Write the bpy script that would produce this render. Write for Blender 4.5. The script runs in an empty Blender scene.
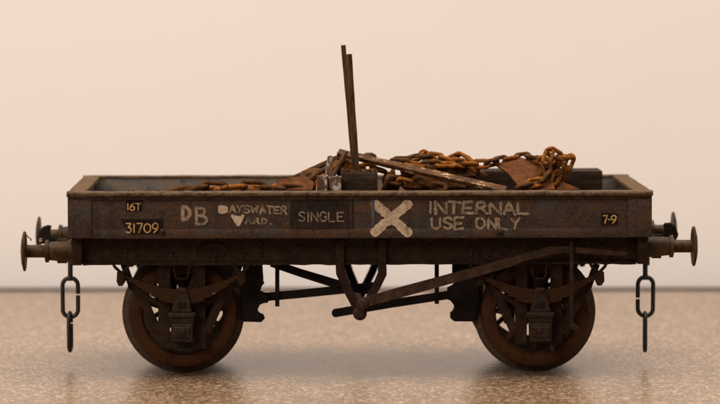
import bpy, bmesh, math, random
from mathutils import Vector, Matrix, noise as mnoise
random.seed(11)
sc = bpy.context.scene
sc.unit_settings.scale_length = 0.01           # 1 unit = 1 cm : a model wagon about 12 cm long
P = 0.02                                       # one design unit = 0.2 mm
R = math.radians

# ------------------------------------------------------------------ camera
CAM_D, CAM_H, FPX, PITCH = 3450.0, 418.0, 3450.0, math.atan(238/3450)
YAW = R(0.93)
cam = bpy.data.cameras.new('camera'); cam_o = bpy.data.objects.new('camera', cam)
sc.collection.objects.link(cam_o)
cam_o.location = (0, -CAM_D*P, CAM_H*P)
cam_o.rotation_euler = (R(90)-PITCH, R(0.05), 0)
cam.lens = FPX/720*36; cam.sensor_width = 36
cam.clip_start = 0.5; cam.clip_end = 2000
cam.dof.use_dof = True
cam.dof.focus_distance = 69.7
cam.dof.aperture_fstop = 0.25
sc.camera = cam_o

# ------------------------------------------------------------------ world and lamps (indoor, soft)
w = bpy.data.worlds.new('World'); sc.world = w; w.use_nodes = True
bg = w.node_tree.nodes['Background']
bg.inputs['Color'].default_value = (1.0, 0.80, 0.64, 1); bg.inputs['Strength'].default_value = 0.17
def area(name, loc, target, size, sy, power, col):
    l = bpy.data.lights.new(name, 'AREA'); l.shape = 'RECTANGLE'; l.size = size; l.size_y = sy
    l.energy = power; l.color = col
    o = bpy.data.objects.new(name, l); sc.collection.objects.link(o); o.location = loc
    o.rotation_euler = (Vector(target)-Vector(loc)).to_track_quat('-Z', 'Y').to_euler()
    return o
area('ceiling_lamp', (4, -4, 75), (0, 8, 0), 105, 62, 137000, (1.0, 0.84, 0.72))
area('room_lamp', (-55, -85, 50), (0, 20, 4), 50, 30, 47000, (1.0, 0.84, 0.725))
sc.view_settings.view_transform = 'Standard'; sc.view_settings.look = 'None'
sc.view_settings.exposure = 0.0; sc.view_settings.gamma = 1.0
sc.view_settings.use_curve_mapping = False

# ------------------------------------------------------------------ materials
def mat(name, cols, scale=6, rough=0.75, bump=0.3, fine=40, metal=0.0, spec=0.15, pos=None, coords='Object', bdist=0.01, stretch=(1,1,1), coat=0):
    m = bpy.data.materials.new(name); m.use_nodes = True
    nt = m.node_tree; N = nt.nodes; L = nt.links
    b = N['Principled BSDF']
    tc = N.new('ShaderNodeTexCoord'); mp = N.new('ShaderNodeMapping'); mp.inputs['Scale'].default_value = stretch
    oi = N.new('ShaderNodeObjectInfo'); ad = N.new('ShaderNodeVectorMath'); ad.operation = 'ADD'
    mu = N.new('ShaderNodeVectorMath'); mu.operation = 'SCALE'; mu.inputs[0].default_value = (37.1, 11.7, 23.3)
    L.new(oi.outputs['Random'], mu.inputs['Scale'])
    L.new(tc.outputs[coords], mp.inputs['Vector']); L.new(mp.outputs[0], ad.inputs[0]); L.new(mu.outputs[0], ad.inputs[1])
    n1 = N.new('ShaderNodeTexNoise'); n1.inputs['Scale'].default_value = scale; n1.inputs['Detail'].default_value = 9; n1.inputs['Roughness'].default_value = 0.68
    n2 = N.new('ShaderNodeTexNoise'); n2.inputs['Scale'].default_value = fine; n2.inputs['Detail'].default_value = 5
    L.new(ad.outputs[0], n1.inputs['Vector']); L.new(ad.outputs[0], n2.inputs['Vector'])
    mx = N.new('ShaderNodeMix'); mx.inputs['Factor'].default_value = 0.28
    L.new(n1.outputs['Fac'], mx.inputs['A']); L.new(n2.outputs['Fac'], mx.inputs['B'])
    cr = N.new('ShaderNodeValToRGB'); el = cr.color_ramp.elements
    n = len(cols)
    if pos is None: pos = [0.34+0.32*i/(n-1) for i in range(n)]
    while len(el) < n: el.new(0.5)
    for i, (c, p_) in enumerate(zip(cols, pos)):
        el[i].position = p_; el[i].color = (*c, 1)
    L.new(mx.outputs[0], cr.inputs[0]); L.new(cr.outputs[0], b.inputs['Base Color'])
    rr = N.new('ShaderNodeMapRange'); rr.inputs['To Min'].default_value = rough-0.15; rr.inputs['To Max'].default_value = min(1, rough+0.15)
    rr.inputs['From Min'].default_value = 0.3; rr.inputs['From Max'].default_value = 0.7
    L.new(n2.outputs['Fac'], rr.inputs['Value']); L.new(rr.outputs[0], b.inputs['Roughness'])
    b.inputs['Metallic'].default_value = metal; b.inputs['Specular IOR Level'].default_value = spec
    b.inputs['Coat Weight'].default_value = coat
    bp = N.new('ShaderNodeBump'); bp.inputs['Strength'].default_value = bump; bp.inputs['Distance'].default_value = bdist
    L.new(mx.outputs[0], bp.inputs['Height']); L.new(bp.outputs[0], b.inputs['Normal'])
    return m
M = {}
def side_mat():
    m = bpy.data.materials.new('weathered_side_paint'); m.use_nodes = True
    nt = m.node_tree; N = nt.nodes; L = nt.links; b = N['Principled BSDF']
    tc = N.new('ShaderNodeTexCoord')
    def nz(scale, det, ro, st=(1,1,1), off=0, dist=0):
        mp_ = N.new('ShaderNodeMapping'); mp_.inputs['Scale'].default_value = st; mp_.inputs['Location'].default_value = (off,off*.7,off*.3)
        L.new(tc.outputs['Object'], mp_.inputs[0])
        n = N.new('ShaderNodeTexNoise'); n.inputs['Scale'].default_value = scale; n.inputs['Detail'].default_value = det; n.inputs['Roughness'].default_value = ro
        n.inputs['Distortion'].default_value = dist
        L.new(mp_.outputs[0], n.inputs['Vector']); return n.outputs['Fac']
    def ramp(f, stops):
        r = N.new('ShaderNodeValToRGB'); e = r.color_ramp.elements
        while len(e) < len(stops): e.new(.5)
        for i,(p_,c) in enumerate(stops): e[i].position = p_; e[i].color = (*c,1) if isinstance(c,tuple) else (c,c,c,1)
        L.new(f, r.inputs[0]); return r.outputs[0]
    def mix(f, a, b_, mode='MIX'):
        x = N.new('ShaderNodeMix'); x.data_type = 'RGBA'; x.blend_type = mode
        if isinstance(f,float): x.inputs['Factor'].default_value = f
        else: L.new(f, x.inputs['Factor'])
        for k_,v_ in (('A',a),('B',b_)):
            if isinstance(v_,tuple): x.inputs[k_].default_value = (*v_,1)
            else: L.new(v_, x.inputs[k_])
        return x.outputs['Result']
    fine = nz(17, 8, .72, off=3, dist=.6)
    base = ramp(fine, [(.38,(.008,.004,.0025)),(.46,(.030,.016,.009)),(.53,(.040,.022,.014)),(.62,(.072,.038,.019))])
    grey = ramp(nz(2.1, 9, .7, (.7,1,1.3), 11, .5), [(.46,0.0),(.60,.8)])
    c = mix(grey, base, mix(fine, (.014,.012,.011), (.066,.056,.050)))
    rust = ramp(nz(1.5, 10, .72, (.6,1,1.4), 5, .7), [(.48,0.0),(.60,.95)])
    c = mix(rust, c, mix(fine, (.022,.009,.004), (.105,.042,.014)))
    streak = ramp(nz(5, 6, .6, (1,1,.10), 8), [(.54,0.0),(.70,.6)])
    c = mix(streak, c, (.011,.007,.005))
    flk = ramp(nz(30, 3, .5, off=31), [(.67,0.0),(.72,.6)])
    c = mix(flk, c, (.12,.10,.085))
    flk2 = ramp(nz(11, 5, .6, off=41), [(.62,0.0),(.70,.5)])
    c = mix(flk2, c, (.085,.030,.008))
    scr = ramp(nz(9, 6, .8, (.22,1,2.2), 21, .4), [(.665,0.0),(.70,.7)])
    c = mix(scr, c, (.13,.085,.05))
    L.new(c, b.inputs['Base Color'])
    L.new(ramp(fine, [(.3,.42),(.7,.75)]), b.inputs['Roughness']); b.inputs['Specular IOR Level'].default_value = .25
    bp = N.new('ShaderNodeBump'); bp.inputs['Strength'].default_value = 1.0; bp.inputs['Distance'].default_value = .03
    L.new(fine, bp.inputs['Height']); L.new(bp.outputs[0], b.inputs['Normal'])
    return m
M['side'] = side_mat()
M['patch'] = mat('dark_patch_paint', [(.008,.005,.004),(.018,.012,.0085),(.034,.021,.013)], 5, .7, .8, 26, spec=.12)
M['edge'] = mat('bare_worn_rim', [(.008,.0042,.002),(.036,.018,.006),(.10,.055,.019),(.024,.011,.004)], 8, .5, 1.0, 24, bdist=.04, spec=.25)
M['endcap'] = mat('dusty_end_rim', [(.022,.012,.005),(.062,.036,.015),(.115,.070,.031),(.045,.024,.010)], 6, .75, .8, 30, bdist=.02)
M['smear'] = mat('blue_grey_smear', [(.03,.024,.02),(.07,.07,.075),(.09,.095,.105)], 6, .6, .5, 30)
M['inner'] = mat('inner_grey_paint', [(.04,.033,.029),(.11,.10,.092),(.14,.11,.08),(.15,.15,.15)], 3.5, .75, .6, 26, bdist=.02)
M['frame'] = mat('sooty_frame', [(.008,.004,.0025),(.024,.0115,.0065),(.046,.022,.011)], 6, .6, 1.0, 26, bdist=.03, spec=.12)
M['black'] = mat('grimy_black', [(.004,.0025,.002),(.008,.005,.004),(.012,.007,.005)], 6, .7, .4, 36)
M['wheel'] = mat('wheel_rust', [(.015,.006,.0025),(.056,.021,.0065),(.036,.016,.0065)], 5, .6, .8, 28, bdist=.02, spec=.12)
M['tread'] = mat('worn_tread', [(.028,.014,.008),(.090,.066,.053),(.05,.026,.014)], 6, .4, .6, 30, metal=.3)
M['spring'] = mat('spring_rust', [(.009,.0045,.002),(.038,.016,.005),(.024,.011,.004)], 6, .6, .8, 30, stretch=(.4,1,2), spec=.12)
M['axlebox'] = mat('axlebox_rust', [(.007,.0035,.002),(.020,.010,.0045),(.042,.020,.007)], 5, .55, .9, 28, bdist=.025, spec=.2)
M['buffer'] = mat('buffer_brown', [(.008,.004,.0012),(.040,.020,.0045),(.080,.040,.009)], 4, .5, .8, 26, bdist=.03, spec=.18)
M['link'] = mat('dark_coupling', [(.006,.004,.003),(.014,.009,.006),(.024,.014,.008)], 8, .5, .3, 40, spec=.5)
M['lever'] = mat('lever_rust', [(.009,.0045,.0025),(.034,.017,.008),(.070,.036,.018)], 5, .6, 1.0, 26, bdist=.03, spec=.2)
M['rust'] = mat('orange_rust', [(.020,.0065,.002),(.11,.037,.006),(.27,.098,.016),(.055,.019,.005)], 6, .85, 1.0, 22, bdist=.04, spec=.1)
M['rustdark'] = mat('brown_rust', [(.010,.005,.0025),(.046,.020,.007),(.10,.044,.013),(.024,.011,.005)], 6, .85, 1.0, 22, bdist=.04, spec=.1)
M['plate'] = mat('red_rust_sheet', [(.028,.010,.004),(.085,.030,.009),(.14,.055,.018)], 5, .8, 1.0, 26, bdist=.03, spec=.1)
M['timber'] = mat('dark_timber', [(.006,.004,.003),(.022,.014,.009),(.050,.030,.017)], 5, .75, 1.0, 24, stretch=(.4,1.5,1.5), bdist=.04, spec=.1)
M['plank'] = mat('scuffed_plank', [(.022,.010,.0045),(.068,.032,.012),(.11,.055,.023),(.50,.37,.24)], 5.5, .65, 1.0, 24, stretch=(.5,1.2,1.2), pos=[.38,.47,.56,.61], bdist=.03, spec=.1)
M['rod'] = mat('brown_rod', [(.018,.009,.004),(.052,.026,.009),(.10,.06,.032)], 6, .5, .7, 30, stretch=(1.5,1.5,.35))
M['stone'] = mat('pale_flaking_block', [(.16,.055,.010),(.05,.028,.016),(.10,.07,.05),(.40,.35,.32),(.55,.50,.46)], 5, .5, 1.0, 24, bdist=.04, pos=[.36,.44,.50,.545,.66], stretch=(1,1,.5))
M['cream'] = mat('cream_brush_paint', [(.10,.07,.045),(.34,.26,.185),(.44,.35,.26),(.52,.43,.33)], 8, .7, .8, 30, pos=[.35,.42,.55,.68], spec=.1)
M['thin'] = mat('thin_cream_paint', [(.06,.038,.024),(.16,.118,.080),(.25,.19,.132),(.33,.26,.185)], 8, .75, .8, 26, pos=[.36,.45,.55,.66], spec=.1)
M['cross'] = mat('cross_paint', [(.085,.052,.03),(.30,.225,.15),(.42,.33,.235),(.52,.425,.32)], 5, .7, 1.0, 24, pos=[.35,.43,.53,.66], spec=.1)
M['yellow'] = mat('stencil_cream', [(.17,.085,.025),(.40,.25,.095),(.48,.33,.15)], 9, .65, .2, 40, spec=.1)
M['wall'] = mat('warm_white_wall', [(.80,.80,.80),(.82,.82,.82)], .12, .9, .0, 1.0)
M['strip'] = mat('gap_shade_brown', [(.025,.015,.01),(.04,.025,.016)], 2, .85, .1, 20, spec=0)  # dark brown stands in for the shade between table and wall

def table_mat():
    m = bpy.data.materials.new('speckled_laminate'); m.use_nodes = True
    nt = m.node_tree; N = nt.nodes; L = nt.links; b = N['Principled BSDF']
    tc = N.new('ShaderNodeTexCoord')
    big = N.new('ShaderNodeTexNoise'); big.inputs['Scale'].default_value = 1.3; big.inputs['Detail'].default_value = 3
    v = N.new('ShaderNodeTexVoronoi'); v.inputs['Scale'].default_value = 14; v.inputs['Randomness'].default_value = 1
    v2 = N.new('ShaderNodeTexVoronoi'); v2.inputs['Scale'].default_value = 27
    nw = N.new('ShaderNodeTexNoise'); nw.inputs['Scale'].default_value = 9; nw.inputs['Detail'].default_value = 4
    ws = N.new('ShaderNodeVectorMath'); ws.operation = 'MULTIPLY_ADD'; ws.inputs[1].default_value = (.12,.12,0)
    L.new(tc.outputs['Object'], big.inputs['Vector']); L.new(tc.outputs['Object'], nw.inputs['Vector'])
    L.new(nw.outputs['Color'], ws.inputs[0]); L.new(tc.outputs['Object'], ws.inputs[2])
    L.new(ws.outputs[0], v.inputs['Vector']); L.new(ws.outputs[0], v2.inputs['Vector'])
    s1 = N.new('ShaderNodeSeparateColor'); L.new(v.outputs['Color'], s1.inputs[0])
    s2 = N.new('ShaderNodeSeparateColor'); L.new(v2.outputs['Color'], s2.inputs[0])
    r1 = N.new('ShaderNodeValToRGB'); e = r1.color_ramp.elements
    r1.color_ramp.interpolation = 'CONSTANT'
    cs = [(0,(.044,.028,.017)),(.17,(.190,.122,.070)),(.50,(.240,.157,.090)),(.70,(.115,.072,.042)),(.86,(.56,.43,.30))]
    while len(e) < len(cs): e.new(.5)
    for i,(p_,c) in enumerate(cs): e[i].position = p_; e[i].color = (*c,1)
    L.new(s1.outputs[0], r1.inputs[0])
    r2 = N.new('ShaderNodeValToRGB'); e = r2.color_ramp.elements; r2.color_ramp.interpolation = 'CONSTANT'
    cs = [(0,(.024,.016,.010)),(.17,(.215,.14,.080)),(.6,(.168,.108,.062)),(.86,(.60,.465,.33))]
    while len(e) < len(cs): e.new(.5)
    for i,(p_,c) in enumerate(cs): e[i].position = p_; e[i].color = (*c,1)
    L.new(s2.outputs[1], r2.inputs[0])
    mx = N.new('ShaderNodeMix'); mx.data_type = 'RGBA'; mx.inputs['Factor'].default_value = .5
    L.new(r1.outputs[0], mx.inputs['A']); L.new(r2.outputs[0], mx.inputs['B'])
    m2 = N.new('ShaderNodeMix'); m2.data_type = 'RGBA'; m2.blend_type = 'MULTIPLY'; m2.inputs['Factor'].default_value = .5
    r3 = N.new('ShaderNodeValToRGB'); r3.color_ramp.elements[0].color = (.72,.72,.72,1); r3.color_ramp.elements[0].position=.3; r3.color_ramp.elements[1].position=.7
    L.new(big.outputs['Fac'], r3.inputs[0]); L.new(mx.outputs['Result'], m2.inputs['A']); L.new(r3.outputs[0], m2.inputs['B'])
    L.new(m2.outputs['Result'], b.inputs['Base Color'])
    b.inputs['Roughness'].default_value = .27; b.inputs['Specular IOR Level'].default_value = .5
    fn = N.new('ShaderNodeTexNoise'); fn.inputs['Scale'].default_value = 14; fn.inputs['Detail'].default_value = 3
    L.new(tc.outputs['Object'], fn.inputs['Vector'])
    bp = N.new('ShaderNodeBump'); bp.inputs['Strength'].default_value = .35; bp.inputs['Distance'].default_value = .01
    L.new(fn.outputs['Fac'], bp.inputs['Height']); L.new(bp.outputs[0], b.inputs['Normal'])
    return m
M['table'] = table_mat()

# ------------------------------------------------------------------ helpers
C = sc.collection
def tag(o, label=None, cat=None, group=None, kind=None):
    if label: o['label'] = label
    if cat: o['category'] = cat
    if group: o['group'] = group
    if kind: o['kind'] = kind
    return o
def thing(name, label, cat, loc=(0,0,0), rz=0, group=None):
    o = bpy.data.objects.new(name, None); C.objects.link(o); o.empty_display_size = .3
    o.location = Vector(loc)*P; o.rotation_euler = (0,0,rz)
    return tag(o, label, cat, group)
def obj(name, bm, m, parent=None, loc=(0,0,0), smooth=None, label=None, raw=False):
    if isinstance(bm, bmesh.types.BMesh):
        if not raw: bmesh.ops.scale(bm, vec=(P,P,P), verts=bm.verts)
        bmesh.ops.recalc_face_normals(bm, faces=bm.faces)
        me = bpy.data.meshes.new(name); bm.to_mesh(me); bm.free()
        me.materials.append(M[m])
        if smooth:
            for f in me.polygons: f.use_smooth = True
            if smooth < 3: me.set_sharp_from_angle(angle=smooth)
    else: me = bm
    o = bpy.data.objects.new(name, me); C.objects.link(o); o.location = Vector(loc)*P
    if parent: o.parent = parent
    if label: o['label'] = label
    return o
def dup(o, parent=None, loc=None):
    c = o.copy(); C.objects.link(c); c.parent = parent if parent else o.parent
    if loc is not None: c.location = Vector(loc)*P
    return c
def nb(): return bmesh.new()
def box(bm, x0, x1, y0, y1, z0, z1, bev=.8, mtx=None, seg=2):
    r = bmesh.ops.create_cube(bm, size=1); vs = r['verts']
    bmesh.ops.scale(bm, vec=(abs(x1-x0), abs(y1-y0), abs(z1-z0)), verts=vs)
    bmesh.ops.translate(bm, vec=((x0+x1)/2,(y0+y1)/2,(z0+z1)/2), verts=vs)
    if mtx: bmesh.ops.transform(bm, matrix=mtx, verts=vs)
    if bev:
        es = list({e for v in vs for e in v.link_edges})
        bmesh.ops.bevel(bm, geom=es, offset=bev, segments=seg, affect='EDGES', profile=.5)
    return bm
def prism(bm, pts, y0, y1, bev=0):
    """outline in the x-z plane, thickness along y"""
    a = [bm.verts.new((x,y0,z)) for x,z in pts]; b = [bm.verts.new((x,y1,z)) for x,z in pts]
    fs = [bm.faces.new(a), bm.faces.new(b[::-1])]
    n = len(pts)
    for i in range(n): fs.append(bm.faces.new((a[i],b[i],b[(i+1)%n],a[(i+1)%n])))
    if bev:
        es = list({e for f in fs[:2] for e in f.edges})
        bmesh.ops.bevel(bm, geom=es, offset=bev, segments=1, affect='EDGES')
    return bm
def lathe(bm, prof, axis='x', seg=40, cen=(0,0,0), closed=False):
    """prof: (a, r) along the axis"""
    rings = []
    for a, r in prof:
        ring = []
        for k in range(seg):
            t = 2*math.pi*k/seg; c, s = math.cos(t)*r, math.sin(t)*r
            v = (a,c,s) if axis=='x' else ((c,a,s) if axis=='y' else (c,s,a))
            ring.append(bm.verts.new(Vector(v)+Vector(cen)))
        rings.append(ring)
    rng = range(len(rings)) if closed else range(len(rings)-1)
    for i in rng:
        A, B = rings[i], rings[(i+1)%len(rings)]
        for k in range(seg): bm.faces.new((A[k],A[(k+1)%seg],B[(k+1)%seg],B[k]))
    if not closed:
        bm.faces.new(rings[0]); bm.faces.new(rings[-1][::-1])
    return bm
def tube(bm, pts, r, seg=8, closed=False, flat=1.0):
    pts = [Vector(p) for p in pts]; n = len(pts); rings = []
    rs = r if isinstance(r, (list,tuple)) else [r]*n
    prev = None
    for i in range(n):
        if closed: t = pts[(i+1)%n]-pts[i-1]
        else: t = pts[min(i+1,n-1)]-pts[max(i-1,0)]
        t.normalize()
        if prev is None:
            u = t.orthogonal().normalized() if abs(t.y) > .9 else t.cross(Vector((0,1,0))).normalized()
        else:
            u = (prev - t*prev.dot(t)).normalized()
        prev = u; v = t.cross(u)
        rings.append([bm.verts.new(pts[i]+u*math.cos(2*math.pi*k/seg)*rs[i]+v*math.sin(2*math.pi*k/seg)*rs[i]*flat) for k in range(seg)])
    for i in range(n if closed else n-1):
        A, B = rings[i], rings[(i+1)%n]
        for k in range(seg): bm.faces.new((A[k],A[(k+1)%seg],B[(k+1)%seg],B[k]))
    if not closed: bm.faces.new(rings[0][::-1]); bm.faces.new(rings[-1])
    return bm
def bar(bm, pts, half, y0, y1, bev=.6):
    """flat bar following pts in the x-z plane; half = half width (number or list)"""
    n = len(pts); hs = half if isinstance(half,(list,tuple)) else [half]*n
    L_, R_ = [], []
    for i in range(n):
        a = Vector(pts[max(i-1,0)]); b = Vector(pts[min(i+1,n-1)]); t = (b-a).normalized()
        nrm = Vector((-t.y, t.x)); p = Vector(pts[i])
        L_.append(p+nrm*hs[i]); R_.append(p-nrm*hs[i])
    return prism(bm, [tuple(v) for v in L_+R_[::-1]], y0, y1, bev)
def rough_up(bm, amp, freq, seed=0):
    for v in bm.verts:
        q = v.co*freq+Vector((seed*7.3,seed*3.1,seed))
        v.co += Vector((mnoise.noise(q), mnoise.noise(q+Vector((31,0,0))), mnoise.noise(q+Vector((0,57,0)))))*amp

# measured point of the photograph at depth d behind the wagon's near face -> the wagon's own axes
_cp, _sp = math.cos(PITCH), math.sin(PITCH)
def mp(u, v, d):
    dx, dy, dz = (u-360), FPX*_cp - (v-202)*-(-_sp)*1.0, 0
    a, b = (u-360), (202-v)
    dirv = Vector((a, FPX*_cp + b*_sp, -FPX*_sp + b*_cp))
    nrm = Vector((-math.sin(YAW), math.cos(YAW), 0))       # wagon y axis in the world
    cp = Vector((0,-CAM_D,CAM_H))
    t = (d - cp.dot(nrm))/dirv.dot(nrm)
    q = cp + dirv*t
    return Vector((q.x*math.cos(YAW)+q.y*math.sin(YAW), d, q.z))
def XZ(u, v, d): q = mp(u,v,d); return (q.x, q.z)

# ------------------------------------------------------------------ setting
bm = nb(); box(bm, -3200, 3200, -3000, 945, -60, 0, 0)
tag(obj('table', bm, 'table'), kind='structure')
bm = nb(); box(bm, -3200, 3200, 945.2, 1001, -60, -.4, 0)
tag(obj('gap_shade_strip', bm, 'strip'), kind='structure')  # added strip, coloured dark as the shaded gap behind the table
bm = nb(); box(bm, -3200, 3200, 1001.5, 1060, -60, 2600, 0)
tag(obj('wall', bm, 'wall'), kind='structure')

# ------------------------------------------------------------------ wagon
wagon = thing('goods_wagon', 'weathered brown open model goods wagon with low sides standing on speckled table', 'wagon', (0,0,0), YAW)
HL = 293; W = 270; ZB = 144.0; ZT = 190.0; MID = W/2
# --- body
def side_panel(y_out, sgn):
    bm = nb()
    ya, yb = sorted((y_out, y_out+sgn*8)); box(bm, -HL+3, HL-3, ya, yb, ZB, ZT-2, .5)
    return bm
obj('side', side_panel(2, 1), 'side', wagon, smooth=.6)
obj('side', side_panel(W-2, -1), 'inner', wagon, smooth=.6)
for s in (-1, 1):
    bm = nb(); x0, x1 = sorted((s*(HL-1), s*(HL-11))); box(bm, x0, x1, 10.3, W-10.3, ZB, ZT-2, .5)
    obj('end', bm, 'inner', wagon, smooth=.6)
bm = nb(); box(bm, -HL+11.3, HL-11.3, 10.4, W-10.4, ZB+.4, ZB+6, .3); obj('floor', bm, 'inner', wagon)
# corner plates and curb
for s in (-1, 1):
    bm = nb(); x0, x1 = sorted((s*(HL), s*(HL-24))); box(bm, x0, x1, .4, 3, ZB, ZT-3, .7)
    box(bm, *sorted((s*HL, s*(HL-2.6))), 3.2, 34, ZB, ZT-3, .7)
    obj('corner_plate', bm, 'side', wagon, smooth=.6)
bm = nb(); box(bm, -HL+24.5, HL-24.5, 1.75, 2.9, ZB-.5, ZB+9, .25); obj('curb_rail', bm, 'side', wagon, smooth=.6)
# rim: capping angle with a rolled edge, worn along the top
def rim_long(y0, y1):
    bm = nb(); n = 90
    sec = []
    prof = [(y0+1,ZT-4.6),(y0-.6,ZT-3.9),(y0-1.1,ZT-2.4),(y0-.7,ZT-.7),(y0+.6,ZT+.5),(y0+2.5,ZT+.9),(y1-1,ZT+.9),(y1,ZT),(y1,ZT-4.5)]
    if y0 > 100: prof = [(y0+1.5,ZT-1.9),(y0,ZT-1.5),(y0,ZT),(y0+1,ZT+.9),(y1-1,ZT+.9),(y1,ZT),(y1,ZT-4.5),(y0+4,ZT-4.5)]
    for i in range(n+1):
        x = -HL-1+(2*HL+2)*i/n
        dz = mnoise.noise((x*.03,y0,1))*.5+mnoise.noise((x*.15,y0,5))*.35
        sec.append([bm.verts.new((x, y+mnoise.noise((x*.06,z,9))*.4, z+dz)) for y,z in prof])
    m_ = len(prof)
    for a,b in zip(sec, sec[1:]):
        for k in range(m_): bm.faces.new((a[k],a[(k+1)%m_],b[(k+1)%m_],b[k]))
    bm.faces.new(sec[0]); bm.faces.new(sec[-1][::-1])
    return bm
obj('rim', rim_long(0, 11), 'edge', wagon, smooth=.7)
obj('rim', rim_long(W-11, W), 'edge', wagon, smooth=.7)
for s in (-1, 1):
    bm = nb(); x0, x1 = sorted((s*(HL+.6), s*(HL-17))); box(bm, x0, x1, 11.2, W-12.2, ZT-4.5, ZT+.6, 1.2)
    bmesh.ops.subdivide_edges(bm, edges=[e for e in bm.edges if abs(e.verts[0].co.y-e.verts[1].co.y)>100], cuts=20)
    rough_up(bm, .5, .06, s)
    obj('rim', bm, 'endcap', wagon, smooth=.7)
# underside lip of the rim on the outer face
bm = nb(); box(bm, -HL+1, HL-1, .3, 2.2, ZT-8, ZT-4.8, .5); obj('rim_lip', bm, 'frame', wagon, smooth=.6)
# dark repainted panel and door edge
x0,z1 = XZ(290,197.5,0); x1,z0 = XZ(349,229,0)
bm = nb(); box(bm, x0, x1, 1.35, 2.3, z0, z1, .3); obj('door_panel', bm, 'patch', wagon, label='dark repainted panel behind the word SINGLE')
x0,z1 = XZ(371,200,0); x1,z0 = XZ(374.5,227,0)
bm = nb(); box(bm, x0, x1, 1.0, 2.3, z0, z1, .4); obj('door_strap', bm, 'smear', wagon)
x0,z1 = XZ(351.5,197.5,0); x1,z0 = XZ(353.5,229,0)
bm = nb(); box(bm, x0, x1, 1.2, 2.3, z0, z1, .4); obj('door_strap', bm, 'patch', wagon)
def tri_patch(pts, y, m, nm, label=None):
    bm = nb(); prism(bm, [XZ(u,v,0) for u,v in pts], y, 2.3, 0); return obj(nm, bm, m, wagon, label=label)
M['black_patch'] = mat('number_patch_black', [(.004,.003,.0025),(.009,.0065,.005),(.024,.014,.009)], 6, .7, .2, 40, spec=.08)
tri_patch([(125.5,200.5),(142,200.3),(142,211),(125.7,211.5)], 1.5, 'black_patch', 'number_patch')
tri_patch([(120,219.3),(163,219),(163,234),(131,234.5),(126,228)], 1.5, 'black_patch', 'number_patch')
tri_patch([(601,213.8),(617.5,213.5),(617.5,225.3),(601,225.6)], 1.5, 'black_patch', 'number_patch')
# latch bump on the curb
for u,v in ((500,232),(162,232)):
    x,z = XZ(u,v,0); bm = nb(); lathe(bm, [(0.2,3.4),(-.9,2.8),(-1.6,1)], 'y', 14, (x,.9,z)); obj('bolt_head', bm, 'axlebox', wagon, smooth=1)

# --- lettering: brush strokes, each slightly proud of the side
GL = {
 'A':[[(0,0),(.5,1),(1,0)],[(.2,.36),(.8,.36)]],
 'B':[[(0,0),(0,1)],[(0,1),(.6,.97),(.8,.78),(.6,.55),(0,.52)],[(.1,.52),(.75,.47),(1,.25),(.75,.03),(0,0)]],
 'D':[[(0,0),(0,1)],[(0,1),(.55,.92),(.95,.55),(.6,.1),(0,0)]],
 'E':[[(.95,1),(0,1),(0,0),(1,0)],[(0,.5),(.75,.52)]],
 'G':[[(.95,.8),(.6,1),(.2,.9),(0,.5),(.2,.1),(.6,0),(.95,.2),(.95,.46),(.6,.46)]],
 'I':[[(.5,0),(.5,1)]],
 'L':[[(0,1),(0,0),(.95,0)]],
 'N':[[(0,0),(0,1),(1,0),(1,1)]],
 'O':[[(.5,1),(.1,.82),(0,.5),(.1,.18),(.5,0),(.9,.18),(1,.5),(.9,.82),(.5,1)]],
 'R':[[(0,0),(0,1),(.65,.97),(.85,.75),(.6,.5),(.05,.48)],[(.45,.48),(1,0)]],
 'S':[[(.95,.85),(.6,1),(.15,.88),(.15,.65),(.8,.42),(.9,.18),(.5,0),(.05,.12)]],
 'T':[[(0,1),(1,1)],[(.5,1),(.5,0)]],
 'U':[[(0,1),(.05,.25),(.35,0),(.7,.03),(.95,.3),(1,1)]],
 'W':[[(0,1),(.25,0),(.5,.75),(.75,0),(1,1)]],
 'Y':[[(0,1),(.5,.5),(1,1)],[(.5,.5),(.45,0)]],
 'X':[[(0,1),(1,0)],[(1,1),(0,0)]],
 '1':[[(.5,0),(.5,1)]],
 '3':[[(.05,1),(.9,1),(.45,.6),(.85,.5),(.95,.25),(.6,0),(.05,.08)]],
 '7':[[(0,1),(1,1),(.35,0)]],
 '0':[[(.5,1),(.1,.82),(0,.5),(.1,.18),(.5,0),(.9,.18),(1,.5),(.9,.82),(.5,1)]],
 '9':[[(.25,0),(.7,.25),(1,.7),(.75,1),(.3,1),(.02,.72),(.25,.45),(.7,.47),(.95,.7)]],
 '6':[[(.75,1),(.3,.75),(0,.3),(.25,0),(.7,0),(.98,.28),(.75,.55),(.3,.53),(.05,.3)]],
 '-':[[(.1,.5),(.9,.5)]], '.':[[(.4,.04),(.6,.04)]],
}
def spline(pts, k=5):
    if len(pts) < 3: return pts
    out = []
    for i in range(len(pts)-1):
        p0 = Vector(pts[max(i-1,0)]); p1 = Vector(pts[i]); p2 = Vector(pts[i+1]); p3 = Vector(pts[min(i+2,len(pts)-1)])
        for j in range(k):
            t = j/k
            q = .5*((2*p1)+(p2-p0)*t+(2*p0-5*p1+4*p2-p3)*t*t+(3*p1-p0-3*p2+p3)*t**3)
            out.append(tuple(q))
    out.append(pts[-1]); return out
ROUND = set('BDGOSU3096')
lay = [0]
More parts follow.
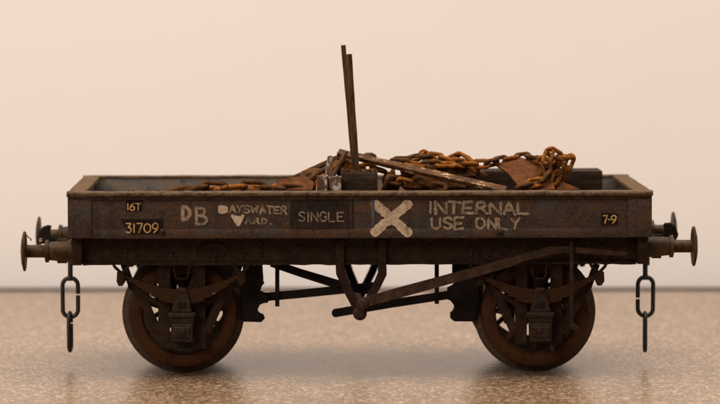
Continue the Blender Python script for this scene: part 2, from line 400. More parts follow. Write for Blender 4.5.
def stroke(bm, pts, wd, ybase, wob=.12):
    """one brush stroke lying on the side; pts x,z"""
    lay[0] = (lay[0]+1) % 12
    y = ybase - .04*lay[0]
    pts = [Vector(p) for p in pts]
    # resample
    res = [pts[0]]
    for a,b in zip(pts, pts[1:]):
        n = max(1, int((b-a).length/1.6))
        for i in range(1,n+1): res.append(a.lerp(b,i/n))
    n = len(res); sd = random.random()*50
    Lv, Rv = [], []
    for i,p in enumerate(res):
        t = (res[min(i+1,n-1)]-res[max(i-1,0)])
        t = t.normalized() if t.length>1e-6 else Vector((1,0))
        nr = Vector((-t.y,t.x)); h = wd/2*(1+wob*2*mnoise.noise((p.x*.35,p.y*.35,sd))+.14*mnoise.noise((p.x*1.3,p.y*1.3,sd)))
        h2 = wd/2*(1+wob*2*mnoise.noise((p.x*.35,p.y*.35,sd+9))+.14*mnoise.noise((p.x*1.3,p.y*1.3,sd+5)))
        Lv.append(bm.verts.new((p.x+nr.x*h,y,p.y+nr.y*h))); Rv.append(bm.verts.new((p.x-nr.x*h2,y,p.y-nr.y*h2)))
    for i in range(n-1): bm.faces.new((Lv[i],Rv[i],Rv[i+1],Lv[i+1]))
    for e,(l,r,tt) in ((0,(Lv[0],Rv[0],res[0]-res[min(1,n-1)])),(1,(Lv[-1],Rv[-1],res[-1]-res[max(n-2,0)]))):
        tt = tt.normalized() if tt.length>1e-6 else Vector((1,0))
        arc = []
        m0 = (l.co+r.co)/2; ra = (l.co-m0)
        for k in range(1,5):
            an = math.pi*k/5
            arc.append(bm.verts.new(m0+ra*math.cos(an)+Vector((tt.x,0,tt.y))*ra.length*math.sin(an)*.75))
        bm.faces.new([l]+arc+[r])
def write(text, boxes, wd, m, label, ybase=1.68, jit=.05, wob=.12):
    """boxes: per glyph (u0,v0,u1,v1) in the measured side plane, v0 top"""
    bm = nb()
    for ch,(u0,v0,u1,v1) in zip(text, boxes):
        for st in GL[ch]:
            st2 = spline(st) if ch in ROUND else st
            pp = []
            for (a,b) in st2:
                a += random.uniform(-jit,jit)*(.25 if ch in ROUND else 1); b += random.uniform(-jit,jit)*(.25 if ch in ROUND else 1)
                pp.append(XZ(u0+(u1-u0)*a, v1+(v0-v1)*b, 0))
            stroke(bm, pp, wd, ybase, wob)
    return obj('lettering', bm, m, wagon, label=label)
def row(text, u0, u1, v0, v1, gap=.28, widths=None, slope=0, iw=.3):
    ws = [(iw if c in 'I1.' else (1.25 if c=='W' else 1.0)) for c in text if c!=' ']
    tot = sum(ws)+gap*(len(ws)-1) + gap*3*text.count(' ')
    k = (u1-u0)/tot; u = u0; out = []; j = 0
    for c in text:
        if c==' ': u += gap*3*k; continue
        wdt = ws[j]*k; j += 1
        dv = slope*(u-u0)/(u1-u0)
        out.append((u, v0+dv+random.uniform(-.4,.4), u+wdt, v1+dv+random.uniform(-.4,.4))); u += wdt+gap*k
    return out
write('16T', [(126.5,203.5,128.5,210),(129.5,203.5,134.5,210),(135.5,203.5,140.5,210)], 1.1, 'yellow', 'small cream characters 16T on a black patch', 1.3, .02, .04)
write('31709', [(125.5,223.5,131,232.5),(132.5,223.5,135,232.5),(136.5,223.5,142,232.5),(143.8,223.5,150.2,232.5),(152,223.5,157.8,232.5)], 1.3, 'yellow', 'cream number 31709 on a black patch', 1.3, .02, .04)
write('7-9', [(603,216,607.3,223.5),(608.2,216,610,223.5),(611.2,216,616,223.5)], 1.3, 'yellow', 'small cream characters 7-9 on a black patch', 1.3, .03, .05)
write('D', [(182.5,206.5,190,220)], 3.6, 'thin', 'hand painted letter D, worn cream')
write('B', [(196,208,206.5,224)], 2.7, 'thin', 'hand painted letter B, worn cream')
b_ = row('AYSWATER', 229.5, 286.5, 205.5, 212.5, .34, slope=1.6)
write('AYSWATER', b_, 1.7, 'thin', 'hand painted word BAYSWATER in worn cream', jit=.08, wob=.3)
bm = nb()                                               # its first letter is a blot of paint
for st in ([(219.5,206.5),(219.5,212.5)],[(221.6,206.3),(221.8,212.8)],[(224.2,206.6),(224,212.6)],[(226,207.6),(226.2,211.8)]):
    stroke(bm, [XZ(u,v,0) for u,v in st], 3.0, 1.68)
obj('lettering', bm, 'cream', wagon, label='clotted first letter B of BAYSWATER')
bm = nb()
for st in ([(232,215.5),(237.8,225)],[(242.5,215.5),(238.2,225)],[(235,216.5),(239,219)],[(239.5,217),(237,221.5)]):
    stroke(bm, [XZ(u,v,0) for u,v in st], 3.2, 1.68)
obj('lettering', bm, 'cream', wagon, label='clotted first letter Y of YARD')
write('ARD', [(245.5,217.5,251,223.5),(254,218,259,223.5),(262,218.5,266.5,223.7)], 1.9, 'thin', 'hand painted letters ARD of YARD')
write('.', [(269.5,219,271.5,224)], 1.9, 'thin', 'painted full stop after YARD')
write('SINGLE', row('SINGLE', 298.5, 343.5, 212.3, 221.3, .38, iw=.25), 1.25, 'thin', 'small grey cream word SINGLE on a dark panel', 1.25, .02, .04)
bm = nb()
for st in ([(374,203.5),(392,218.5),(408.5,233.5)],[(408.5,203.8),(390,219),(374,232.5)]):
    stroke(bm, [XZ(u,v,0) for u,v in st], 9.4, 1.66, .10)
obj('cross_mark', bm, 'cross', wagon, label='big cream painted X on the wagon side')
write('INTERNAL', row('INTERNAL', 429, 528, 202.3, 213.2, .36, iw=.28, slope=1.2), 2.8, 'thin', 'hand painted word INTERNAL in worn cream', jit=.08, wob=.3)
uo = row('USE ONLY', 431.5, 519.5, 217.8, 228.3, .36, slope=.6)
write('USE', uo[:3], 2.6, 'thin', 'hand painted word USE in worn cream', jit=.08, wob=.3)
write('ONLY', uo[3:], 2.5, 'thin', 'hand painted word ONLY in worn cream', jit=.08, wob=.3)

# --- frame
SB = 30                                                # depth of the solebar face
ZS = mp(100,265,SB).z
for y0,sg in ((SB,1),(W-SB,-1)):
    bm = nb(); ya,yb = sorted((y0,y0+sg*8)); box(bm, -HL+13, HL-13, ya, yb, ZS+2, ZB-.2, .5)
    ya,yb = sorted((y0-sg*2.5,y0+sg*8)); 
    n = 70; 
    sec=[]
    for i in range(n+1):
        x = -HL+13+(2*HL-26)*i/n; dz = (random.random()-.5)*1.1
        sec.append([bm.verts.new(c) for c in ((x,ya,ZS+3),(x,yb,ZS+3),(x,yb,ZS+dz),(x,ya,ZS+dz))])
    for a,b in zip(sec,sec[1:]):
        for k in range(4): bm.faces.new((a[k],a[(k+1)%4],b[(k+1)%4],b[k]))
    bm.faces.new(sec[0]); bm.faces.new(sec[-1][::-1])
    obj('solebar', bm, 'frame', wagon)
for s in (-1,1):
    bm = nb(); x0,x1 = sorted((s*(HL-2.5), s*(HL-13))); box(bm, x0, x1, 16, W-16, ZS+1, ZB-.3, .8); obj('headstock', bm, 'frame', wagon, smooth=.6)
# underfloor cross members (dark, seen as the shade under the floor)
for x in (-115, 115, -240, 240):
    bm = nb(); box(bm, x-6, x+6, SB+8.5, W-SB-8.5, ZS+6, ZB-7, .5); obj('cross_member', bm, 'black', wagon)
# rivets
bm = nb(); lathe(bm, [(.3,2.3),(-1.0,1.9),(-1.9,.8)], 'y', 10)
riv0 = None
for u,v in ((116,255),(126,250),(126,255.5),(135,255),(171,255),(242,243),(242,256),(260,243.5),(260,250),(260,256),(471,249.5),(471,255),(489,255),(337,246),(383,246),(585,254),(600,246),(214,260),(430,246),(300,247)):
    q = mp(u,v,SB)
    if riv0 is None: riv0 = obj('rivet', bm, 'lever', wagon, q, smooth=1.2)
    else: dup(riv0, loc=q)
# oval maker's plate
bm = nb(); q = mp(212,250,SB)
def ell(a,b,n=32): return [(a*math.cos(2*math.pi*k/n), 0, b*math.sin(2*math.pi*k/n)) for k in range(n)]
prism(bm, [(x*.94,z*.9) for x,_,z in ell(16,7.4)], -.6, .3)
tube(bm, [Vector(p)+Vector((0,-.7,0)) for p in ell(16,7.4)], .8, 6, True)
for k in range(5): box(bm, -8+k*3.8-1, -8+k*3.8+1, -1.2, -.5, -2.2, 2.2, .3)
obj('maker_plate', bm, 'frame', wagon, q, smooth=.8)

# --- wheels (each: tyre, flange, spokes, hub)
WR, FR = 55.0, 62.5
def wheel(xc, front, sgn, a0=0.1, name='wheel'):
    """front: depth of the outer face; sgn +1 the flange lies deeper"""
    e = obj(name, lathe(nb(), [(sgn*2,40.5),(sgn*0,42),(sgn*-.6,46),(0,52.5),(sgn*1.2,54.4),(sgn*2.6,WR),(sgn*15,WR+.9),(sgn*15.4,40.5)], 'y', 72, closed=True), 'wheel', wagon, (xc,front,FR+.2), smooth=.6)
    fl = obj('flange', lathe(nb(), [(sgn*15.2,WR-3),(sgn*14.2,WR+1.2),(sgn*16.5,FR-2),(sgn*18.0,FR),(sgn*20.2,FR-1),(sgn*21,40.8)], 'y', 72, closed=True), 'tread', e, smooth=.6)
    bm = nb(); lathe(bm, [(0,3),(0,8.5),(sgn*2,10.5),(sgn*14,10.5)], 'y', 24); obj('hub', bm, 'wheel', e, smooth=.6)
    s0 = None
    for k in range(8):
        if s0 is None:
            bm = nb(); 
            prism(bm, [(-3.4,9),(3.4,9),(2.5,41.2),(-2.5,41.2)], sgn*5, sgn*9, .5); s0 = obj('spoke', bm, 'wheel', e)
            s0.rotation_euler = (0,a0,0)
        else:
            c = dup(s0); c.rotation_euler = (0,a0+k*math.pi/4,0)
    return e
WX = [ (mp(182.5,312,52).x), (mp(535.3,312,52).x) ]
for xc in WX:
    a_ = .30 if xc < 0 else .04
    wheel(xc, 50, 1, a_); wheel(xc, W-50, -1, a_)
    bm = nb(); lathe(bm, [(34,3),(52,5),(W-52,5),(W-34,3)], 'y', 18, (xc,0,FR+.2)); obj('axle', bm, 'black', wagon, smooth=.6)

# --- axleguards, axleboxes, springs
def gear(u, near, k):
    def T(a,b,d=36): return XZ(a,b,d)
    yy = (lambda d: d) if near else (lambda d: W-d)
    du = u-181
    def pts(l): 
        return [T(a+du,b) for a,b in l]
    g = nb()
    y0,y1 = sorted((yy(36),yy(38.5)))
    for sx in (-1,1):
        m = lambda a,b: (181+sx*a, b)
        bar(g, pts([m(17.5,264),m(17.5,300),m(18,344)]), 6, y0, y1, .4)
        bar(g, pts([m(49,288),m(41,294),m(24,333)]), [3,4.5,4.5], y0+.2, y1+.2, .4)
        bar(g, pts([m(49,289),m(58,264)]), 3.5, y0+.25, y1+.25, .3)
        bar(g, pts([m(23,304),m(45,291)]), 2.5, y0+.15, y1-.1, .3)
    if k != 1:
        yb0,yb1 = sorted((yy(34),yy(36.2))); prism(g, pts([(157,342.5),(205.5,342.5),(205.5,348.5),(157,348.5)]), yb0, yb1, .4)
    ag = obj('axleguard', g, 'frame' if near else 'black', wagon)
    # axlebox
    b = nb(); ya,yb = sorted((yy(18),yy(36)))
    f = lambda l: pts(l)
    prism(b, f([(169,312),(194,312),(193.5,322),(170,322)]), *sorted((yy(20),yy(34))), .8)
    prism(b, f([(168,311),(195,311),(195,316),(168,316)]), *sorted((yy(17.5),yy(34.4))), 1)
    prism(b, f([(170.5,322),(193,322),(192.5,338),(191,340.5),(172.5,340.5),(171,338)]), *sorted((yy(19),yy(34.8))), 1)
    prism(b, f([(173.5,325),(190,325),(190,336),(173.5,336)]), *sorted((yy(17.8),yy(20.5))), .8)
    ab = obj('axlebox', b, 'axlebox', wagon, smooth=.5)
    # cap nut
    q = mp(181.5+du,331,20); bn = nb(); lathe(bn, [(1,3.2),(-2.4,2.8),(-3,1.2)] if near else [(-1,3.2),(2.4,2.8),(3,1.2)], 'y', 12, (q.x,yy(18),q.z)); obj('cap_nut', bn, 'axlebox', ab, smooth=1)
    # buckle
    b = nb()
    prism(b, f([(176,289),(187,289),(189,298),(192,311),(171,311),(174,298)]), *sorted((yy(18),yy(31))), 1.2)
    bk = obj('spring_buckle', b, 'axlebox', ab, smooth=.5)
    b = nb(); prism(b, f([(178.5,300),(185,300),(185.8,306),(177.8,306)]), *sorted((yy(16.6),yy(18.4))), .5); obj('slot', b, 'black', ab)
    b = nb(); prism(b, f([(177.5,286.5),(185.5,286.5),(186.5,291),(176.5,291)]), *sorted((yy(17),yy(32))), .8); obj('buckle_nut', b, 'axlebox', ab, smooth=.5)
    # leaf spring: smile shaped, longest leaf on top
    sp = None
    spans = [61,54,47,39,31,23]
    for i,hx in enumerate(spans):
        n = 16; c = []
        for j in range(n+1):
            a = -hx+2*hx*j/n
            vv = 291.0 - 16.5*(abs(a)/60)**1.55 + i*2.35
            c.append(T(181+a+du, vv, 26))
        bl = nb(); bar(bl, c, 1.08, *sorted((yy(21+.25*i),yy(30-.25*i))), .3)
        if sp is None: sp = obj('leaf_spring', bl, 'spring', wagon)
        else: obj('leaf', bl, 'spring', sp)
    # shackles with their hangers
    for sx in (-1,1):
        b = nb(); prism(b, f([(181+sx*60-4,271),(181+sx*60+4,271),(181+sx*60+4.5,280),(181+sx*60+1.5,284.5),(181+sx*60-2.5,284.5),(181+sx*60-4.5,280)]), *sorted((yy(20),yy(32))), 1.2)
        p0 = mp(181+sx*60+du,273,26)
        for ex in (-9,8):
            p1 = mp(181+sx*60+ex+du,263,26); pm = mp(181+sx*60+ex*.75+du,267,26)
            tube(b, [(p0.x,yy(26),p0.z),(pm.x,yy(26),pm.z),(p1.x,yy(26),p1.z)], 1.6, 7)
        obj('shackle', b, 'frame', wagon, smooth=.6)
    # U staple above the buckle
    b = nb(); q = [mp(a+du,v,31) for a,v in ((170,265),(173.5,266),(174.5,276),(177,278.5),(185,278.5),(187.5,276),(188.5,266),(192,265))]
    tube(b, [(p.x,yy(27),p.z) for p in q], 1.15, 7); obj('staple', b, 'frame', wagon, smooth=1)
k = 0
for u,cx in ((181.5,0),(538.5,1)):
    gear(u, True, cx); gear(u, False, cx)
# stub left on the right-hand guard
b = nb(); tube(b, [mp(549,340,33),mp(553,352,30)], 2.4, 8); obj('broken_stay', b, 'axlebox', wagon, smooth=.8)

# --- brake gear
def S(pts, d): return [XZ(a,b,d) for a,b in pts]
# V hanger near and far
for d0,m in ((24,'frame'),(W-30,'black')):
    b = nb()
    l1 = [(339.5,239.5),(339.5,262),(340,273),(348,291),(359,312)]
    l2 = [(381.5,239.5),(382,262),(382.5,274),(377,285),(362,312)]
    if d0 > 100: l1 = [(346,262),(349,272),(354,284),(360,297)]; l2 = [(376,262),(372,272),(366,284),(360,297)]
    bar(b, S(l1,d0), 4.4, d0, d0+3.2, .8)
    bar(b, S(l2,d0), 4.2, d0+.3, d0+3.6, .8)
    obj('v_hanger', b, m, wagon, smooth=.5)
b = nb(); q = mp(359.5,313,24); tube(b, [(q.x,19,q.z),(q.x,W-20,q.z)], 4.2, 14); obj('cross_shaft', b, 'frame', wagon, smooth=1)
b = nb(); lathe(b, [(15,2.5),(15.5,5.5),(17,7),(24,7.2),(25,6)], 'y', 22, (q.x,0,q.z)); obj('shaft_boss', b, 'lever', wagon, smooth=.7)
q2 = mp(362,304,14); b = nb(); lathe(b, [(8.5,3),(9.2,5.2),(11,6.6),(19,6.6)], 'y', 22, (q2.x,0,q2.z)); obj('lever_boss', b, 'lever', wagon, smooth=.7)
# brake lever
b = nb()
bar(b, S([(359,304),(400,292.5),(470,273.5),(508,262.8),(519,259.5)],13), [5.2,5.2,4.9,4.6,4.6], 12, 16, .9)
lever = obj('brake_lever', b, 'lever', wagon, smooth=.5)
b = nb(); bar(b, S([(515,260),(535,254.2),(553,249.5),(566,249.5),(600,252),(627,254.2)],13), [4,3.8,3.6,3.1,2.6,2.2], 11, 14.6, .8); obj('handle', b, 'lever', lever, smooth=.5)
b = nb(); box(b, *sorted((mp(570.3,0,9).x, mp(574.3,0,9).x)), 7, 9.6, mp(0,328,9).z, mp(0,243,9).z, .7)
prism(b, S([(570,324),(575,324),(579,328.5),(577,331.5),(570,329)],9), 6.5, 12, .7)
obj('lever_guard', b, 'frame', wagon, smooth=.5)
# push rods, safety hangers, brake blocks in the plane of the near wheels
D1 = 64
for l,h,nm in (([(262,297.5),(300,294),(340,290),(379,286)],4.2,'push_rod'), ([(271,263),(300,273),(345,287.5),(372,291)],4.0,'tie_bar'), ([(334,313.5),(390,304),(457,294)],4.2,'push_rod')):
    b = nb(); bar(b, S(l,D1), h, D1, D1+5, 1); obj(nm, b, 'black', wagon, smooth=.5)
for l in ([(277,263),(277,306.5)],[(436.5,263),(436.5,304)]):
    b = nb(); bar(b, S(l,D1-3), 2.2, D1-4, D1-1, .6); obj('safety_hanger', b, 'black', wagon)
b = nb(); q = mp(335.5,313.3,D1); lathe(b, [(D1-1,4.2),(D1+6,4.2)], 'y', 16, (q.x,0,q.z)); obj('pivot_pin', b, 'black', wagon, smooth=.6)
blk = [(243,262),(262,262),(262,280),(264,283),(260,287),(258,292),(268,293.5),(268,302),(259,303),(256,309),(257,313),(263,314.5),(264.5,318),(261,321.5),(243,321),(240,300)]
blk2 = [(476,262),(452,262),(452,276),(456,279),(457,283),(447,288),(447,299),(452,301),(455,305),(455,309),(450,313),(450,318),(454,321),(474,321),(480,300)]
for l in (blk, blk2):
    b = nb(); prism(b, S(l,D1+2), D1-6, D1+10, 1.2); obj('brake_block', b, 'black', wagon, smooth=.4)

# --- buffers
def buffer(xe, s, z, d, full=True):
    x = lambda a: xe+s*a
    hs = obj('buffer', lathe(nb(), [(x(0),15),(x(0),12.6),(x(2),12.2),(x(6),11),(x(24),9.2),(x(25),9.4)], 'x', 28, (0,d,z)), 'buffer', wagon, smooth=.6)
    b = nb(); lathe(b, [(x(24),9),(x(24.3),11.3),(x(27.6),11.6),(x(28.2),9.5)], 'x', 28, (0,d,z)); obj('collar', b, 'buffer', hs, smooth=.6)
    b = nb(); lathe(b, [(x(26),6.5),(x(48.5),6.5)], 'x', 22, (0,d,z)); obj('shank', b, 'buffer', hs, smooth=.6)
    b = nb(); lathe(b, [(x(46.3),6.2),(x(46.9),12),(x(47.7),19.6),(x(48.9),20.6),(x(49.9),20),(x(51.7),13),(x(52.5),6),(x(52.7),.8)], 'x', 40, (0,d,z)); obj('head', b, 'buffer', hs, smooth=.6)
    for dy in (-9,9):
        for dz in (-9,9):
            b = nb(); lathe(b, [(x(-.2),1.8),(x(1.6),1.6),(x(2),.6)], 'x', 8, (0,d+dy,z+dz)); obj('bolt', b, 'buffer', hs)
    b = nb(); box(b, x(6), x(16), d-.9, d+.9, z-12.3, z+12.3, .5); obj('rib', b, 'buffer', hs)
zl = mp(30,251,38).z; zr = mp(690,246.5,38).z
buffer(-HL+2.5, -1, zl, 38); buffer(-HL+2.5, -1, zl+.8, 232)
buffer(HL-2.5, 1, zr, 38); buffer(HL-2.5, 1, zr+.8, 232)
# frayed straw on the left near buffer
b = nb(); tube(b, [mp(26.5,235,36),mp(28.5,237.5,35),mp(30.5,238),mp(31,240,35)] if False else [mp(26.5,235,36),mp(28.5,237.5,35),mp(30.3,238.2,35),mp(31,240.5,35)], .7, 5); obj('paint_flake', b, 'rust', wagon)
b = nb(); box(b, *sorted((mp(37.5,0,33).x,mp(41,0,33).x)), 31, 35, mp(0,241.5,33).z, mp(0,238,33).z, .5); obj('paint_flake', b, 'stone', wagon)

# --- draw hooks and couplings
def link_pts(L_, W_, n=28):
    """centre line of a stadium link in the x-z plane, centre at the origin"""
    r = W_/2; h = L_/2-r; out = []
    for k in range(n):
        t = 2*math.pi*k/n
        out.append((r*math.cos(t), 0, r*math.sin(t)+(h if math.sin(t)>=0 else -h)))
    # straight sides
    return out
def link_mesh(L_, W_, r, gap=None):
    bm = nb(); pts = [Vector(p) for p in link_pts(L_-2*r, W_-2*r)]
    if gap is None: tube(bm, pts, r, 8, True)
    else:
        # open link: start just past the gap on the right-hand side
        hh = (L_-W_)/2
        p = [Vector((W_/2-r,0,gap+.9))]+[q for q in pts[1:14]]+[pts[14]]+pts[15:]
        p = [Vector((W_/2-r,0,gap+1.0))] + [q for q in pts if q.z>0 or q.x<W_/2-r-.01][0:] 
        a = [Vector((W_/2-r,0,gap+.8))]
        top = pts[0:15]; bot = pts[15:]
        a += top+bot+[Vector((W_/2-r,0,-hh)),Vector((W_/2-r,0,gap-.8))]
        tube(bm, a, r, 8, False)
    return bm
for s,ux,vtop,vl,vb,gapz in ((-1,70,262,(275.5,319),(310.5,352.5),3),(1,645,260,(275,318.5),(311,353),-2)):
    d = MID
    # hook, pointing outwards from the headstock
    hk = nb()
    if s<0: o_ = [(68,238),(55,238.3),(49.5,237),(49,232),(51.5,225.5),(47.5,224.7),(42.5,226.5),(38.8,232),(37.8,239.5),(41,243.5),(52,244),(68,244)]
    else: o_ = [(652,236),(662,236),(665.5,233),(663,225.5),(664.5,223.2),(670.5,222.8),(675.5,227),(678,234.5),(677,238),(671,240.5),(660,241),(652,241)]
    prism(hk, S(o_,d), d-3, d+3, 1)
    hook = obj('draw_hook', hk, 'black', wagon, smooth=.4)
    b = nb(); q0 = mp(ux,vtop-3,d); q1 = mp(ux,vl[0]+5,d)
    tube(b, [q0, q0.lerp(q1,.8), q1], [2.6,2.6,3.0], 10)
    if s>0: box(b, q0.x-1.5, q0.x+4.5, d-2.5, d+2.5, q0.z-9, q0.z, .6)
    obj('coupling_shank', b, 'link', hook, smooth=.8)
    c = mp(ux+(0 if s<0 else .2), (vl[0]+vl[1])/2, d); hgt = mp(0,vl[0],d).z-mp(0,vl[1],d).z
    l1 = obj('coupling_link', link_mesh(hgt, 20.5, 2.25, gapz), 'link', hook, c, smooth=1.4)
    if s>0: l1.rotation_euler = (0,0,math.pi)
    c = mp(ux-.3, (vb[0]+vb[1])/2, d); hgt = mp(0,vb[0],d).z-mp(0,vb[1],d).z
    l2 = obj('coupling_link', link_mesh(hgt, 20.5, 2.25, 8), 'link', hook, c, smooth=1.4)
    l2.rotation_euler = (0, R(1.5*s), R(86))

# ------------------------------------------------------------------ the scrap load (each piece its own thing, standing in the wagon's axes)
WM = Matrix.Rotation(YAW, 4, 'Z')
def place(o):        # put a top-level thing built in wagon axes where the wagon stands
    o.rotation_euler = (0,0,YAW); return o
def solo(name, bm, m, label, cat, smooth=None, group=None, kind=None):
    o = obj(name, bm, m, smooth=smooth); place(o); return tag(o, label, cat, group, kind)

# rust scale and crumbs lying on the floor and along the rim: one uncountable mass
bm = nb()
nx, ny = 110, 46; grid = []
for i in range(nx+1):
    rowv = []
    for j in range(ny+1):
        x = -HL+13+(2*HL-26)*i/nx; y = 12+(W-24)*j/ny
        z = 168 + 7*mnoise.noise((x*.03,y*.04,2)) + 4*mnoise.noise((x*.11,y*.12,7)) + 8*math.exp(-((x+0)/130)**2)
        if x < -200: z -= 10*min(1,(-200-x)/60)
        if x > 235: z -= 16*min(1,(x-235)/30)
        rowv.append(bm.verts.new((x,y,min(z,181))))
    grid.append(rowv)
for i in range(nx):
    for j in range(ny): bm.faces.new((grid[i][j],grid[i+1][j],grid[i+1][j+1],grid[i][j+1]))
def crumb(bm, c, r):
    res = bmesh.ops.create_icosphere(bm, subdivisions=1, radius=r)
    m_ = Matrix.Translation(c) @ Matrix.Rotation(random.random()*6,4,Vector((random.random(),random.random(),random.random()+.1)).normalized()) @ Matrix.Diagonal((random.uniform(.6,1.7),random.uniform(.5,1.2),random.uniform(.4,1),1))
    for v in res['verts']: v.co = m_ @ (v.co*random.uniform(.75,1.25))
for k in range(900):
    x = random.uniform(-HL+14,240); y = random.uniform(13,W-14)
    z = 168 + 7*mnoise.noise((x*.03,y*.04,2)) + 8*math.exp(-(x/130)**2)
    if x < -200: z -= 10*min(1,(-200-x)/60)
    crumb(bm, Vector((x,y,min(z,181)+1)), random.uniform(1.2,3.6))
for k in range(90):
    q = mp(random.uniform(342,377),172,50); crumb(bm, Vector((q.x,random.uniform(36,78),mp(0,173.2,32).z+.6)), random.uniform(.8,2.2))
for k in range(46):                                # a few caught along the near rim on the left
    u = random.choice((random.uniform(90,175),random.uniform(175,300)))
    q = mp(u, random.uniform(190.5,191.5), 8); crumb(bm, Vector((q.x,random.uniform(6,10),ZT+1.2)), random.uniform(.5,1.3))
solo('rust_scale', bm, 'rustdark', 'loose rust scale and crumbs heaped on the wagon floor', 'rust', kind='stuff')

# chains
def chain(pts, label, m='rust', L_=19, W_=11.5, r=1.95, roll0=0.6, jit=.3, group='rusty chains in the load'):
    r *= 1.06; jit *= 1.7
    path = [mp(*p) for p in pts]
    # smooth path
    sm = []
    for i in range(len(path)-1):
        p0,p1,p2,p3 = path[max(i-1,0)],path[i],path[i+1],path[min(i+2,len(path)-1)]
        for j in range(12):
            t = j/12; sm.append(.5*((2*p1)+(p2-p0)*t+(2*p0-5*p1+4*p2-p3)*t*t+(3*p1-p0-3*p2+p3)*t**3))
    sm.append(path[-1])
    pitch = L_-4*r+.6
    nodes = [sm[0]]
    for p in sm[1:]:
        while (p-nodes[-1]).length >= pitch:
            nodes.append(nodes[-1]+(p-nodes[-1]).normalized()*pitch)
    base = path[0].copy()
    root = thing('rusty_chain', label, 'chain', (WM @ base), YAW, group)
    me = None
    for i in range(len(nodes)-1):
        a,b = nodes[i],nodes[i+1]; t = (b-a).normalized(); c = (a+b)/2-base
        # link long axis = z of the mesh, broad plane = x
        up = Vector((0,0,1)) if abs(t.z)<.85 else Vector((1,0,0))
        s_ = t.cross(up).normalized(); u_ = s_.cross(t)
        ang = roll0 + (math.pi/2 if i%2 else 0) + random.uniform(-jit,jit)
        xx = s_*math.cos(ang)+u_*math.sin(ang); yy_ = t.cross(xx)
        mtx = Matrix((xx,yy_,t)).transposed().to_4x4()
        if me is None: o = obj('link', link_mesh(L_,W_,r), m, root, c, smooth=1.6); me = o.data
        else: o = obj('link', me, m, root, c)
        o.rotation_euler = mtx.to_euler()
        if random.random() < .28:
            o.material_slots[0].link = 'OBJECT'; o.material_slots[0].material = M['rustdark' if m=='rust' else 'rust']
    return root
chain([(168,196,58),(188,191,56),(208,186,52),(226,188,54),(245,186,50),(262,187,52),(284,189,54),(312,192,60)], 'rusty chain lying low along the rim above the painted words', 'rustdark', 29, 14, 2.3, 1.5, .16)
chain([(170,193,100),(190,190,104),(205,191,108),(240,190,106),(270,188,104),(300,186,108)], 'rusty chain half buried in scale behind the low front chain', 'rust', 20, 12, 2.0)
chain([(396,160,96),(408,160,94),(424,156,100),(440,158,102),(456,163,98),(472,164,100),(486,164,102),(500,161,112),(515,158.5,118),(530,157,112),(541,161,100),(551,163,92)], 'long orange rusty chain stretched above the plank to the rust heap', 'rust', 20, 11.5, 2.0, .5)
chain([(562,180,88),(566,170,86),(571,159,86),(569,153.5,86),(561,156,84),(554,158,82),(552,151,80),(547,153,77),(546,164,72),(547,175,68),(541,182,62),(531,184,58),(521,186,54),(514,190,52)], 'knotted orange chain heaped over the rust plate', 'rust', 21, 12, 2.1, .2, .4)
chain([(540,160,84),(548,164,82),(556,168,80),(558,178,78),(550,186,72)], 'short tail of orange chain inside the knotted heap', 'rust', 20, 11.5, 2.1, .9, .4)
chain([(538,158,92),(546,162,90),(553,168,86),(549,178,80),(541,172,78),(545,163,76),(556,160,78),(563,166,80),(558,174,82)], 'short loop of orange chain wound round the core of the heap', 'rust', 18, 11, 2.1, .4, .5)
chain([(404,171,120),(412,162,118),(421,154,116),(430,157,118),(438,165,116),(448,160,120),(455,156,124),(464,158,122),(472,166,116),(480,172,110)], 'looping orange chain in the middle of the load', 'rust', 22, 12.5, 2.2, 1.0, .4)
chain([(392,163,84),(410,164,82),(430,166,82),(448,163,84),(460,170,86)], 'rusty chain resting on the upper face of the scuffed plank', 'rust', 24, 12, 2.1, 1.35, .25)
chain([(318,186,96),(328,174,92),(336,166,90),(344,163,92),(352,170,94),(362,168,92),(374,168,88),(386,172,84)], 'rusty chain tangled behind the two upright rods', 'rust', 20, 12, 2.1, .5, .4)
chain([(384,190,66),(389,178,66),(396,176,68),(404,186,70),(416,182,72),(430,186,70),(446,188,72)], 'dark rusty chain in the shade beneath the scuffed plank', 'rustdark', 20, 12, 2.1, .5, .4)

# timbers
def boxed(name, u0, u1, v0, zfloor, d0, d1, m, label, cat, rot=0, seed=1, amp=.9):
    a = mp(u0,v0,d0); b_ = mp(u1,v0,d0); bm = nb()
    box(bm, a.x, b_.x, d0, d1, zfloor, a.z, 1.0)
    bmesh.ops.subdivide_edges(bm, edges=[e for e in bm.edges if e.calc_length()>8], cuts=6, use_grid_fill=True)
    rough_up(bm, amp, .07, seed); rough_up(bm, amp*.5, .3, seed+4)
    return solo(name, bm, m, label, cat, smooth=.6)
boxed('timber_baulk', 448, 602.5, 171.2, 152, 168, 222, 'timber', 'long dark timber baulk along the far side behind the rust plate', 'timber', seed=2)
boxed('timber_block', 341, 377.5, 173.2, 152, 32, 80, 'timber', 'square dark timber block below the two upright rods', 'timber', seed=5, amp=.6)
boxed('flaking_block', 316.5, 328, 176.5, 155, 16, 34, 'stone', 'pale flaking block at the left end of the dark timber block, outer of the pair', 'block', seed=8, amp=2.6)
boxed('flaking_block', 329.5, 340.3, 177.5, 155, 18, 34, 'stone', 'pale flaking block touching the dark timber block, inner of the pair', 'block', seed=19, amp=2.6)

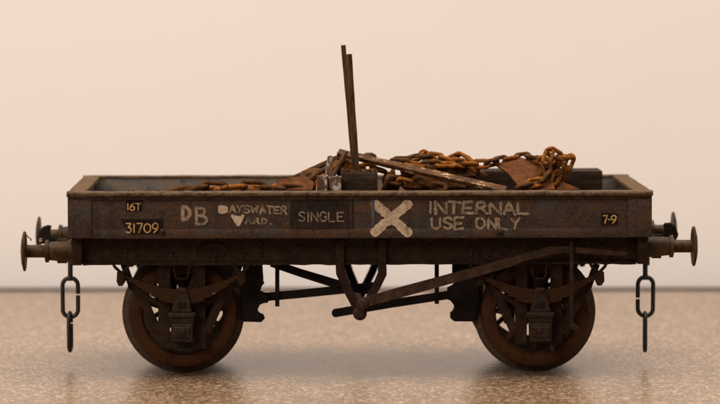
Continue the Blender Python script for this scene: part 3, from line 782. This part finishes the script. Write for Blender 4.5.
# plank and bars
def beam(name, A, B, wd, th, roll, m, label, cat, seed=1, amp=.6, seg=22):
    a,b_ = mp(*A), mp(*B); t = (b_-a); Ln = t.length; t.normalize()
    s_ = t.cross(Vector((0,0,1))).normalized(); u_ = s_.cross(t)
    xx = s_*math.cos(roll)+u_*math.sin(roll); zz = t.cross(xx)*-1
    mtx = Matrix((t,xx,zz)).transposed().to_4x4(); mtx.translation = a
    bm = nb(); box(bm, 0, Ln, -wd/2, wd/2, -th/2, th/2, .7)
    bmesh.ops.subdivide_edges(bm, edges=[e for e in bm.edges if e.calc_length()>Ln*.5], cuts=seg, use_grid_fill=True)
    rough_up(bm, amp, .12, seed); bmesh.ops.transform(bm, matrix=mtx, verts=bm.verts)
    return solo(name, bm, m, label, cat, smooth=.6)
beam('plank', (338,152.6,92), (506,190.5,44), 8.6, 4.6, R(-30), 'plank', 'scuffed brown plank sloping down to the right from the rods', 'plank', 3, .8)
beam('iron_bar', (268,190,150), (344,155,120), 6, 4.5, R(20), 'rod', 'slim dark bar rising from the left towards the rods', 'bar', 6, .4)
beam('iron_bar', (292,190,110), (338,162,100), 9, 5, R(-20), 'rustdark', 'short thick rusty bar beneath the slim rising bar', 'bar', 7, 1.2)
beam('stick', (325.5,188,30), (330.5,156,40), 5, 4, .5, 'stone', 'short pale flaking stick leaning over the pale blocks', 'stick', 8, .8, 10)
beam('stick', (327,186,26), (346,151.5,44), 4.2, 3.4, 0, 'rod', 'short dark stick leaning to the right across the pale blocks', 'stick', 9, .3, 10)
def rod(A, B, r, label, seed):
    a,b_ = mp(*A), mp(*B); bm = nb(); n = 24
    pts = [a.lerp(b_,i/n)+Vector((mnoise.noise((i*.2,seed,0))*.35,mnoise.noise((i*.2,seed,9))*.3,0)) for i in range(n+1)]
    tube(bm, pts, r, 10); return solo('upright_rod', bm, 'rod', label, 'rod', smooth=1.2)
rod((354.5,175,62),(343.2,45,66), 2.45, 'taller thin brown rod standing behind the shorter one', 1)
rod((356.5,172,54),(348.9,54,52), 2.95, 'shorter thin brown rod standing in front of the taller one', 2)

# bent rust plate
def sheet(poly, th, m, name, label, cat, bend=0):
    bm = nb(); pts = [mp(*p) for p in poly]
    f = bm.faces.new([bm.verts.new(p) for p in pts]); 
    r = bmesh.ops.triangulate(bm, faces=[f]); 
    bmesh.ops.subdivide_edges(bm, edges=bm.edges[:], cuts=4, use_grid_fill=True)
    bm.normal_update(); rough_up(bm, .9, .06, 4)
    r = bmesh.ops.solidify(bm, geom=bm.faces[:], thickness=th)
    return solo(name, bm, m, label, cat, smooth=.7)
sheet([(496.5,166.5,110),(504,162,116),(512,159,118),(520,159.2,116),(532,162.5,108),(545,169,96),(552,180,78),(555,191,60),(521,191,60),(516,184,72),(508,175,92)], 2, 'plate', 'rust_plate', 'red brown bent rust plate beneath the chain on the right', 'plate')
sheet([(556,180,86),(563,183,82),(580,191,74),(552,191,74)], 2, 'plate', 'rust_plate', 'small low rust plate at the right foot of the chain heap', 'plate')
sheet([(276,181,66),(305,178,72),(313,183,66),(312,191,52),(280,191,52)], 2, 'plate', 'rust_plate', 'small rusty scrap plate left of the pale blocks', 'plate')

# lumps of scrap
def lump(u,v,d,r,sx,sz,m,label,seed):
    bm = nb(); bmesh.ops.create_icosphere(bm, subdivisions=3, radius=r)
    for q in bm.verts:
        n_ = q.co.normalized(); q.co *= 1+.42*mnoise.noise(n_*2.1+Vector((seed,0,0)))+.2*mnoise.noise(n_*6+Vector((0,seed,0)))
    bmesh.ops.scale(bm, vec=(sx,1,sz), verts=bm.verts); bmesh.ops.translate(bm, vec=mp(u,v,d), verts=bm.verts)
    return solo('scrap_lump', bm, m, label, 'scrap', smooth=.9)
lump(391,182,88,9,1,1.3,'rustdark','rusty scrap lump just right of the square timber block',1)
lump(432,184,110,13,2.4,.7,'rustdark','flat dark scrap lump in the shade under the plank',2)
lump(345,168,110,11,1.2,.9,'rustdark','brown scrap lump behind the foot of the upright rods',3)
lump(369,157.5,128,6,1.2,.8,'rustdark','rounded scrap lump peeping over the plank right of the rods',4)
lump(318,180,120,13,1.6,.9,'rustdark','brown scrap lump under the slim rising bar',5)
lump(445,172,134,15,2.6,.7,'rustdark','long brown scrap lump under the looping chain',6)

sc.render.resolution_x = 1024; sc.render.resolution_y = 575
